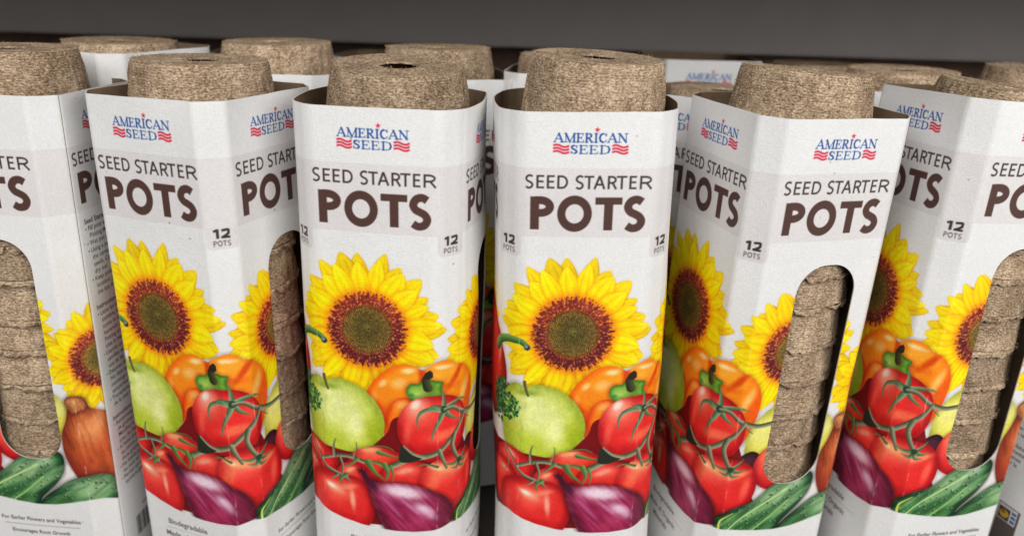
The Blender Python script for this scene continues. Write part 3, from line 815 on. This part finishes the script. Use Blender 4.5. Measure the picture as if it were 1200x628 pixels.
def panel(name, s0, s1, step, hole=False, lift=0.0, sides=False):
    th = .6
    ns = max(4, int(round((s1 - s0) / step)))
    ss, vv = np.linspace(s0, s1, ns + 1), vrows(step)
    nv = len(vv) - 1
    S, V = np.meshgrid(ss, vv)
    idx = np.arange((nv + 1) * (ns + 1)).reshape(nv + 1, ns + 1)
    F = np.stack([idx[1:, :-1], idx[1:, 1:], idx[:-1, 1:], idx[:-1, :-1]], -1).reshape(-1, 4)
    keepv = np.ones(S.size, bool)
    bound = np.zeros((0, 2), int)
    Sf, Vf = S.ravel().copy(), V.ravel().copy()
    if hole:
        sd = hole_sd(Sf, Vf)
        ok = (sd[F] > -.13).all(1)
        gone = F[~ok]; F = F[ok]
        tag_ = np.zeros(S.size, bool); tag_[gone.ravel()] = True
        used = np.zeros(S.size, bool); used[F.ravel()] = True
        b = tag_ & used
        e = .02
        gx = (hole_sd(Sf[b] + e, Vf[b]) - hole_sd(Sf[b] - e, Vf[b])) / (2 * e)
        gy = (hole_sd(Sf[b], Vf[b] + e) - hole_sd(Sf[b], Vf[b] - e)) / (2 * e)
        Sf[b] -= sd[b] * gx; Vf[b] -= sd[b] * gy
        ed = np.concatenate([F[:, [0, 1]], F[:, [1, 2]], F[:, [2, 3]], F[:, [3, 0]]])
        bound = ed[b[ed[:, 0]] & b[ed[:, 1]]]
        key = np.sort(bound, 1); _, inv_, cnt = np.unique(key, axis=0, return_inverse=True, return_counts=True)
        bound = bound[cnt[inv_.ravel()] == 1]
    co = [place(Sf, Vf, lift)]
    colr = [sample(Sf, Vf)]
    faces = [F]; mi = [np.zeros(len(F), int)]
    base = S.size
    edges = [np.stack([idx[0, 1:], idx[0, :-1]], 1), np.stack([idx[-1, :-1], idx[-1, 1:]], 1), bound[:, ::-1] if len(bound) else bound]
    if sides:
        edges += [np.stack([idx[:-1, 0], idx[1:, 0]], 1), np.stack([idx[1:, -1], idx[:-1, -1]], 1)]
    E = np.concatenate(edges)
    vs, inv_ = np.unique(E.ravel(), return_inverse=True)
    co.append(place(Sf[vs], Vf[vs], lift)); colr.append(np.full((len(vs), 3), .8))
    co.append(place(Sf[vs], Vf[vs], lift - th)); colr.append(np.full((len(vs), 3), .8))
    e2 = inv_.reshape(-1, 2) + base
    faces.append(np.stack([e2[:, 0], e2[:, 1], e2[:, 1] + len(vs), e2[:, 0] + len(vs)], 1)); mi.append(np.where(np.arange(len(E)) < 2 * ns + len(bound), 2, 1))
    base += 2 * len(vs)
    # inner kraft face
    n2, m2 = max(3, int((s1 - s0) / 1.0)), 265
    S2, V2 = np.meshgrid(np.linspace(s0, s1, n2 + 1), np.linspace(0, HT, m2 + 1))
    id2 = np.arange(S2.size).reshape(m2 + 1, n2 + 1) + base
    F2 = np.stack([id2[:-1, :-1], id2[:-1, 1:], id2[1:, 1:], id2[1:, :-1]], -1).reshape(-1, 4)
    if hole:
        F2 = F2[(hole_sd(S2.ravel(), V2.ravel())[F2 - base] > 0).all(1)]
    co.append(place(S2.ravel(), V2.ravel(), lift - th)); colr.append(np.full((S2.size, 3), .8))
    faces.append(F2); mi.append(np.ones(len(F2), int))
    return build_mesh(name, np.concatenate(co), np.concatenate(faces), [M_PRINT, M_KRAFT, M_EDGE], np.concatenate(mi), np.concatenate(colr))


T2 = 1.75
def panels():
    return [panel('front_panel', T2, S_AB - T2, .25), panel('corner_strip', S_AB - T2, S_B + T2, .25), panel('window_panel', S_B + T2, S_BC - T2, .25, hole=True),
              panel('corner_strip', S_BC - T2, S_C + T2, .25), panel('instruction_panel', S_C + .1, S_CD - T2, .25, lift=.5, sides=True),
              panel('corner_strip', S_CD - T2, S_D + T2, 1.0), panel('side_panel', S_D + T2, S_D + WB - T2, .5), panel('corner_strip', S_D + WB - T2, PER + T2, .25)]


CRISP = panels()
TB, BOW = 4.6, [1.2, 5.0, 1.2, 4.0]                        # a softer, rounder tube
SOFT = panels()

# ------------------------------------------------------------------ the peat pot (upside down, its closed end at z = 0)
PH, RB, RR = 74.0, 30.7, 38.2


def wob(th, z, seed, amp):
    r = np.random.RandomState(seed)
    o = np.zeros(np.broadcast(th, z).shape)
    for k in range(26):
        f = r.randint(1, 46); g = r.uniform(-.9, .9); p = r.uniform(0, 6.28)
        o = o + np.sin(th * f + z * g + p) / (1 + .06 * f)
    return o * amp / 3.2


def lathe(prof, seed, n=300, amp=.2, rim=None):
    th = np.linspace(0, 2 * np.pi, n, endpoint=False)
    R = np.array([p[0] for p in prof])[:, None]; Z = np.array([p[1] for p in prof])[:, None]
    TH = th[None, :]
    w = wob(TH, Z, seed, amp) + wob(TH * 1.0, Z * .15, seed + 5, amp * 1.6)
    w = w * np.clip(.3 - Z / 9, .3, 1)
    RRr = R + w * np.clip(R / 12, 0, 1)
    ZZ = Z + wob(TH, R * .5, seed + 1, amp * .6) * np.clip((RB - R) / 6 - Z / 9, .15, 1)
    if rim is not None:
        r = np.random.RandomState(seed + 9)
        jag = np.convolve(np.tile(r.randn(n), 3), [.25, .5, .25], 'same')[n:2 * n] * .7 + .5 * np.convolve(np.tile(r.randn(n), 3), np.ones(9) / 3, 'same')[n:2 * n]
        ZZ = ZZ + rim[:, None] * .55 * jag[None, :]
        for k in range(9):                                        # torn notches
            c0, wd_ = r.uniform(0, 2 * np.pi), r.uniform(.03, .1)
            ZZ = ZZ + rim[:, None] * r.uniform(.6, 2.2) * np.exp(-((np.mod(th - c0 + np.pi, 2 * np.pi) - np.pi) / wd_) ** 2)[None, :]
    co = np.stack([RRr * np.cos(TH), RRr * np.sin(TH), ZZ], -1).reshape(-1, 3) * MM
    m = len(prof)
    i = np.arange(m * n).reshape(m, n)
    j = np.roll(i, -1, axis=1)
    F = np.stack([i[:-1], i[1:], j[1:], j[:-1]], -1).reshape(-1, 4)
    return co, F


def fibres(n, seed, where):
    r = np.random.RandomState(seed)
    co = []; F = []
    for k in range(n):
        if where == 'wall':
            z = -r.uniform(1, PH); R = RB + (RR - RB) * (-z / PH) ** .75 + .1; t = r.uniform(0, 6.283)
            p = np.array((R * math.cos(t), R * math.sin(t), z)); nn = np.array((math.cos(t), math.sin(t), .1)); ta = np.array((-math.sin(t), math.cos(t), 0)); tb = np.array((0, 0, 1.0))
        elif where == 'base':
            R = math.sqrt(r.uniform(60, (RB - 1) ** 2)); t = r.uniform(0, 6.283)
            p = np.array((R * math.cos(t), R * math.sin(t), .05)); nn = np.array((0, 0, 1.0)); ta = np.array((1.0, 0, 0)); tb = np.array((0, 1.0, 0))
        else:
            t = r.uniform(0, 6.283); R = RR + r.uniform(-2, .4)
            p = np.array((R * math.cos(t), R * math.sin(t), -PH + .2)); nn = np.array((.5 * math.cos(t), .5 * math.sin(t), -.8)); ta = np.array((-math.sin(t), math.cos(t), 0)); tb = np.array((math.cos(t), math.sin(t), 0))
        if where == 'base' and k % 3 == 0:                            # fuzz standing off the upper edge
            p = np.array((RB * math.cos(t), RB * math.sin(t), -.3)); nn = np.array((math.cos(t) * .7, math.sin(t) * .7, .7)); ta = np.array((-math.sin(t), math.cos(t), 0)); tb = nn
        a = r.uniform(0, 6.283); d = ta * math.cos(a) + tb * math.sin(a) * .7
        L = r.uniform(.8, 3.2); w = r.uniform(.05, .11); lift = r.uniform(.15, 1.0) * (1.0 if r.rand() < .3 else .4)
        side = np.cross(d, nn); side /= np.linalg.norm(side) + 1e-9
        pts = [p - nn * .3 - d * L * .5, p + nn * lift * .7, p + d * L * .5 + nn * lift * (1.0 if r.rand() < .5 else -.2)]
        b = len(co)
        for q in pts:
            co += [q - side * w, q + side * w]
        F += [(b, b + 1, b + 3, b + 2), (b + 2, b + 3, b + 5, b + 4)]
    return np.array(co) * MM, np.array(F)


def merge(*parts):
    co = []; F = []; b = 0
    for c, f in parts:
        co.append(c); F.append(f + b); b += len(c)
    return np.concatenate(co), np.concatenate(F)


def pot_meshes(seed):
    # side wall with its rounded shoulder
    pr = [(RB - .9 + .9 * math.sin(a), -.9 + .9 * math.cos(a)) for a in np.linspace(0, math.pi / 2 * .95, 7)]
    z = np.arange(-1.8, -PH + 2.5, -1.0)
    pr += [(RB + (RR - RB) * (-q / PH) ** .75, q) for q in z]
    cw, fw = lathe(pr, seed, amp=.24)
    wall = merge((cw, fw), fibres(2200, seed, 'wall'))
    # base disc with the drain hole
    br = [(RB - .9, 0), (26, -.12), (22, -.2), (17, -.25), (12, -.3), (9.6, -.3), (8.7, -.45), (8.4, -.9), (8.6, -1.3)]
    cb_, fb = lathe(br, seed + 3, amp=.14)
    base = merge((cb_, fb), fibres(700, seed + 1, 'base'))
    # torn rim
    zr = -PH + 2.5
    rr = [(RR - .3, zr + .3), (RR + .2, -PH + 1.6), (RR + .45, -PH + .1), (RR + .1, -PH - .25), (RR - 1.5, -PH - .2), (RR - 1.9, -PH + 1.0), (RR - 2.6, -PH + 6), (RR - 4.6, -PH + 28)]
    cr_, fr = lathe(rr, seed + 6, amp=.3, rim=np.array([0, .7, 1.5, 1.7, 1.4, .6, 0, 0]))
    rim = merge((cr_, fr), fibres(420, seed + 2, 'rim'))
    out = []
    for nm, (c, f) in (('side_wall', wall), ('base', base), ('rim', rim)):
        out.append((nm, build_mesh(nm, c, f[:, ::-1] if nm != 'x' else f, [M_PEAT], np.zeros(len(f), int))))
    return out


POTS = [pot_meshes(40), pot_meshes(73), pot_meshes(111)]


# ------------------------------------------------------------------ things
def empty(name, loc, R, label, cat, group):
    o = bpy.data.objects.new(name, None)
    o.empty_display_size = .02
    col.objects.link(o)
    o.matrix_world = Matrix.Translation(Vector(loc)) @ R
    o['label'] = label; o['category'] = cat
    if group:
        o['group'] = group
    return o


def part(name, me, parent):
    o = bpy.data.objects.new(name, me)
    col.objects.link(o)
    o.parent = parent
    return o


ORD = ['topmost', 'second', 'third', 'fourth', 'fifth', 'sixth', 'seventh', 'eighth', 'ninth']
rnd = random.Random(4)


def carton(x, y, ztop, yaw, l1, l2, label, group, soft=False):
    R = Matrix.Rotation(math.radians(l1), 4, 'X') @ Matrix.Rotation(math.radians(l2), 4, 'Y') @ Matrix.Rotation(math.radians(yaw), 4, 'Z')
    c = empty('pot_carton', (x * MM, y * MM, (ztop - HT) * MM), R, label, 'carton', group)
    for me in (SOFT if soft else CRISP):
        part(me.name.split('.')[0], me, c)
    return R


def stack(x, y, ztop, R, protrude, n, labels, group, dx=0.0, tilt=(0.0, 0.0), pitch=19.2):
    base = Vector((x, y, ztop - HT))
    for k in range(n):
        p = base + R @ Vector((0, 1.2 if k else 0, HT + protrude - pitch * k + (rnd.uniform(-1.6, 1.6) if k else 0)))
        q = dx * max(0, 1 - k * .35)
        tl = max(0, 1 - k * .5)
        Rp = Matrix.Rotation(math.radians(tilt[0] * tl + rnd.uniform(-.8, .8) * (k > 0)), 4, 'X') @ Matrix.Rotation(math.radians(tilt[1] * tl + rnd.uniform(-.8, .8) * (k > 0)), 4, 'Y') @ R @ Matrix.Rotation(rnd.uniform(0, 6.28), 4, 'Z')
        p = p - R @ Vector((0, 0, PH)) + Rp @ Vector((0, 0, PH))       # it leans about its rim, held inside the sleeve
        o = empty('peat_pot', ((p.x + q) * MM, (p.y + (rnd.uniform(-.5, .5) if k else 0)) * MM, p.z * MM), Rp, labels[k], 'pot', group)
        for nm, me in POTS[(k + int(abs(x))) % 3]:
            part(nm, me, o)


FRONT = [  # x, y, top z, yaw, lean x, lean y, pot protrusion, dx, tilt, pots, carton label, short name for its pots
    (-251.7, 402.2, -52.6, -94.5, -.05, .48, 17.5, -2, (0, 0), 9, 'white carton cut by left frame edge, with small instruction text and a brown onion print', 'carton with the brown onion print'),
    (-150.5, 389.2, -50.4, -20.4, -.15, -.43, 13.7, -.5, (0, 1.2), 9, 'white carton turned corner forward, two neighbouring sunflowers and a half hidden window', 'carton turned corner forward'),
    (-60.0, 387.1, -50.7, -6.3, .13, .34, 15.3, 1.5, (4.2, .8), 9, 'white carton facing front, drain hole wide open in its low pot, sliver of window right', 'carton with the wide open drain hole'),
    (37.9, 388.2, -49.5, -.3, .3, -1.29, 20.2, 1.2, (1.4, 3.6), 1, 'white carton squarely facing front, its whole sunflower shown and its pot standing highest', 'squarely facing carton'),
    (130.1, 396.0, -49.8, -72.8, .83, 1.29, 16.5, -.4, (-2.6, 2.6), 9, 'white carton whose whole pot window shows, cucumbers printed below it', 'carton whose whole window shows'),
    (227.1, 399.2, -43.2, -76.7, -1.51, 2.28, 4.5, -2, (3, 5), 9, 'white carton with pot window cut by the right frame edge, pot sunk low', 'carton cut by right frame edge'),
]
G1, G2 = 'printed cartons of peat pots in the front row', 'peat pots nested upside down in the cartons'
for f in FRONT:
    R = carton(*f[:6], f[10], G1, f[0] in (-60.0, 37.9))
    if f[9] == 1:
        lab = ['topmost brown peat pot, standing highest out of the squarely facing carton']
    else:
        lab = ['%s peat pot %s the %s' % (ORD[k], 'sticking out of' if k == 0 else 'from top in', f[11]) for k in range(f[9])]
    stack(f[0], f[1], f[2], R, f[6], f[9], lab, G2, f[7], f[8])
carton(328, 416, -50, 106, 0, 2.3, 'carton at lower right edge showing only instruction text and a small brown picture box', G1)

G3, G4 = 'cartons of peat pots in the rows behind', 'single pots showing in the rows behind'
BACK = [  # x, y, top z, yaw, protrusion, dx, carton label, pot label
    (-237, 488, -40, -24, 3.5, 0, 'white carton behind the two leftmost front cartons, blurred logo ending at its corner', 'low flat peat pot behind, between the two leftmost front pots'),
    (-141, 487, -49.5, -3, 15, -1, 'blurred white carton rim behind, between the second and third front cartons', 'blurred peat pot behind, between the second and third front pots from the left'),
    (-45, 488, -50, 14, 15, -1, 'blurred white carton corner behind the gap left of the squarely facing carton', 'blurred peat pot behind, right of the pot with the open drain hole'),
    (36, 494, -46, -8, 8.5, -3, 'white carton almost hidden behind the squarely facing carton', 'pot edge peeking out left behind the highest standing pot'),
    (113, 478, -54.5, -42, 1.0, 7, 'dark shaded carton behind the gap right of the squarely facing carton, end of title showing', 'flat dark peat pot just behind the left rim of the whole window carton'),
    (232, 494, -50, -30, 10, 0, 'carton behind the gap between the two rightmost windows, hidden by a raised rim', 'blurred peat pot behind the raised rim, left of the lowest front pot'),
    (316, 494, -50, -10, 14, 0, 'carton behind at the right frame edge, almost hidden', 'blurred peat pot behind, cut by the right frame edge'),
    (-292, 602, -50, -12, 12, 0, 'far carton rim at the top left, blurred in the last row', None),
    (-182, 606, -50, 8, 0, 0, 'far blurred pale rim behind the two pots at left, last row', None),
    (-92, 606, -50, -6, 0, 0, 'far blurred pale rim between the two middle background pots, last row', None),
    (136, 622, -45.5, -1, 0, 0, 'far white carton facing front with a blurred logo right of the highest pot', None),
    (220, 604, -50, -20, 3.5, 0, None, 'farthest blurred peat pot, just behind the pot over the whole window'),
]
for (x, y, z, yaw, pr, dx, la, lb) in BACK:
    R = carton(x, y, z, yaw, rnd.uniform(-.4, .4), rnd.uniform(-.4, .4), la or 'hidden far carton in the last row under the farthest blurred pot', G3)
    if lb:
        stack(x, y, z, R, pr, 1, [lb], G4, dx, (rnd.uniform(-1, 1), rnd.uniform(-1, 1)))


# ------------------------------------------------------------------ shelf and boards behind
def box(name, x0, x1, y0, y1, z0, z1, m, bev=.8):
    import bmesh
    bm = bmesh.new()
    bmesh.ops.create_cube(bm, size=1)
    for v in bm.verts:
        v.co = Vector((x0 + (v.co.x + .5) * (x1 - x0), y0 + (v.co.y + .5) * (y1 - y0), z0 + (v.co.z + .5) * (z1 - z0))) * MM
    bmesh.ops.bevel(bm, geom=bm.edges[:], offset=bev * MM, segments=2, affect='EDGES')
    me = bpy.data.meshes.new(name); bm.to_mesh(me); bm.free()
    me.materials.append(m)
    o = bpy.data.objects.new(name, me); col.objects.link(o)
    return o


sh = box('shelf', -900, 900, 180, 780, -346, -319.8, M_SHELF, 2)
sh['kind'] = 'structure'
bk = bpy.data.objects.new('shelf_unit', None); col.objects.link(bk); bk.location = (0, .7, -.0486); bk.empty_display_size = .05
bk['label'] = 'dark grey painted shelving board across the top, behind all the cartons'; bk['category'] = 'shelving'
for nm, b in (('back_panel', (-900, 900, 0, 18, 0, 380)), ('added_shade_shelf', (-900, 900, -265, -.5, 98, 122))):  # the overhead shelf is an unseen addition that shades the back rows and board
    o = box(nm, *b, M_BACK, 1.5); o.parent = bk
dk = box('wall', -900, 900, 770, 786, -318, 330, M_DARK)
dk['label'] = 'dark brown wall in the gap under the grey board'; dk['category'] = 'wall'

# ------------------------------------------------------------------ light
wd = bpy.data.worlds.new('World'); scene.world = wd; wd.use_nodes = True
bg = wd.node_tree.nodes['Background']
bg.inputs[0].default_value = (1.0, .985, .97, 1); bg.inputs[1].default_value = .055


def area(name, loc, target, sx, sy, power, c=(1, 1, 1)):
    L = bpy.data.lights.new(name, 'AREA'); L.shape = 'RECTANGLE'; L.size = sx; L.size_y = sy; L.energy = power; L.color = c
    o = bpy.data.objects.new(name, L); col.objects.link(o)
    o.location = loc
    o.rotation_euler = (Vector(target) - Vector(loc)).to_track_quat('-Z', 'Y').to_euler()
    return o


area('ceiling_light', (-.45, -.68, 1.02), (0, .4, -.12), 1.6, 1.0, 24.5, (1, .99, .98))
area('aisle_light', (.95, -.75, .45), (0, .4, -.15), 1.2, .9, 19, (1, .99, .98))

# ------------------------------------------------------------------ camera
F, PITCH, ROLL = 932.35, math.radians(19.4513), math.radians(1.7497)
cam = bpy.data.cameras.new('camera'); cam.sensor_width = 36; cam.lens = F / 1200 * 36
cam.clip_start = .01; cam.clip_end = 50
co = bpy.data.objects.new('camera', cam); col.objects.link(co)
cp, sp = math.cos(PITCH), math.sin(PITCH)
R0 = Matrix(((1, 0, 0), (0, 0, -1), (0, 1, 0)))
Rx = Matrix(((1, 0, 0), (0, cp, -sp), (0, sp, cp)))
Rz = Matrix(((math.cos(ROLL), -math.sin(ROLL), 0), (math.sin(ROLL), math.cos(ROLL), 0), (0, 0, 1)))
Mc = (Rz @ Rx @ R0).transposed()                              # columns: image right, image down, forward
B = Matrix.Identity(4)
for i in range(3):
    B[i][0], B[i][1], B[i][2] = Mc[i][0], -Mc[i][1], -Mc[i][2]
co.matrix_world = B
cam.dof.use_dof = True; cam.dof.focus_distance = .375; cam.dof.aperture_fstop = 6.0
scene.camera = co
scene.view_settings.view_transform = 'Standard'
scene.view_settings.look = 'None'
scene.view_settings.exposure = 0
scene.render.resolution_x, scene.render.resolution_y = 1024, 535
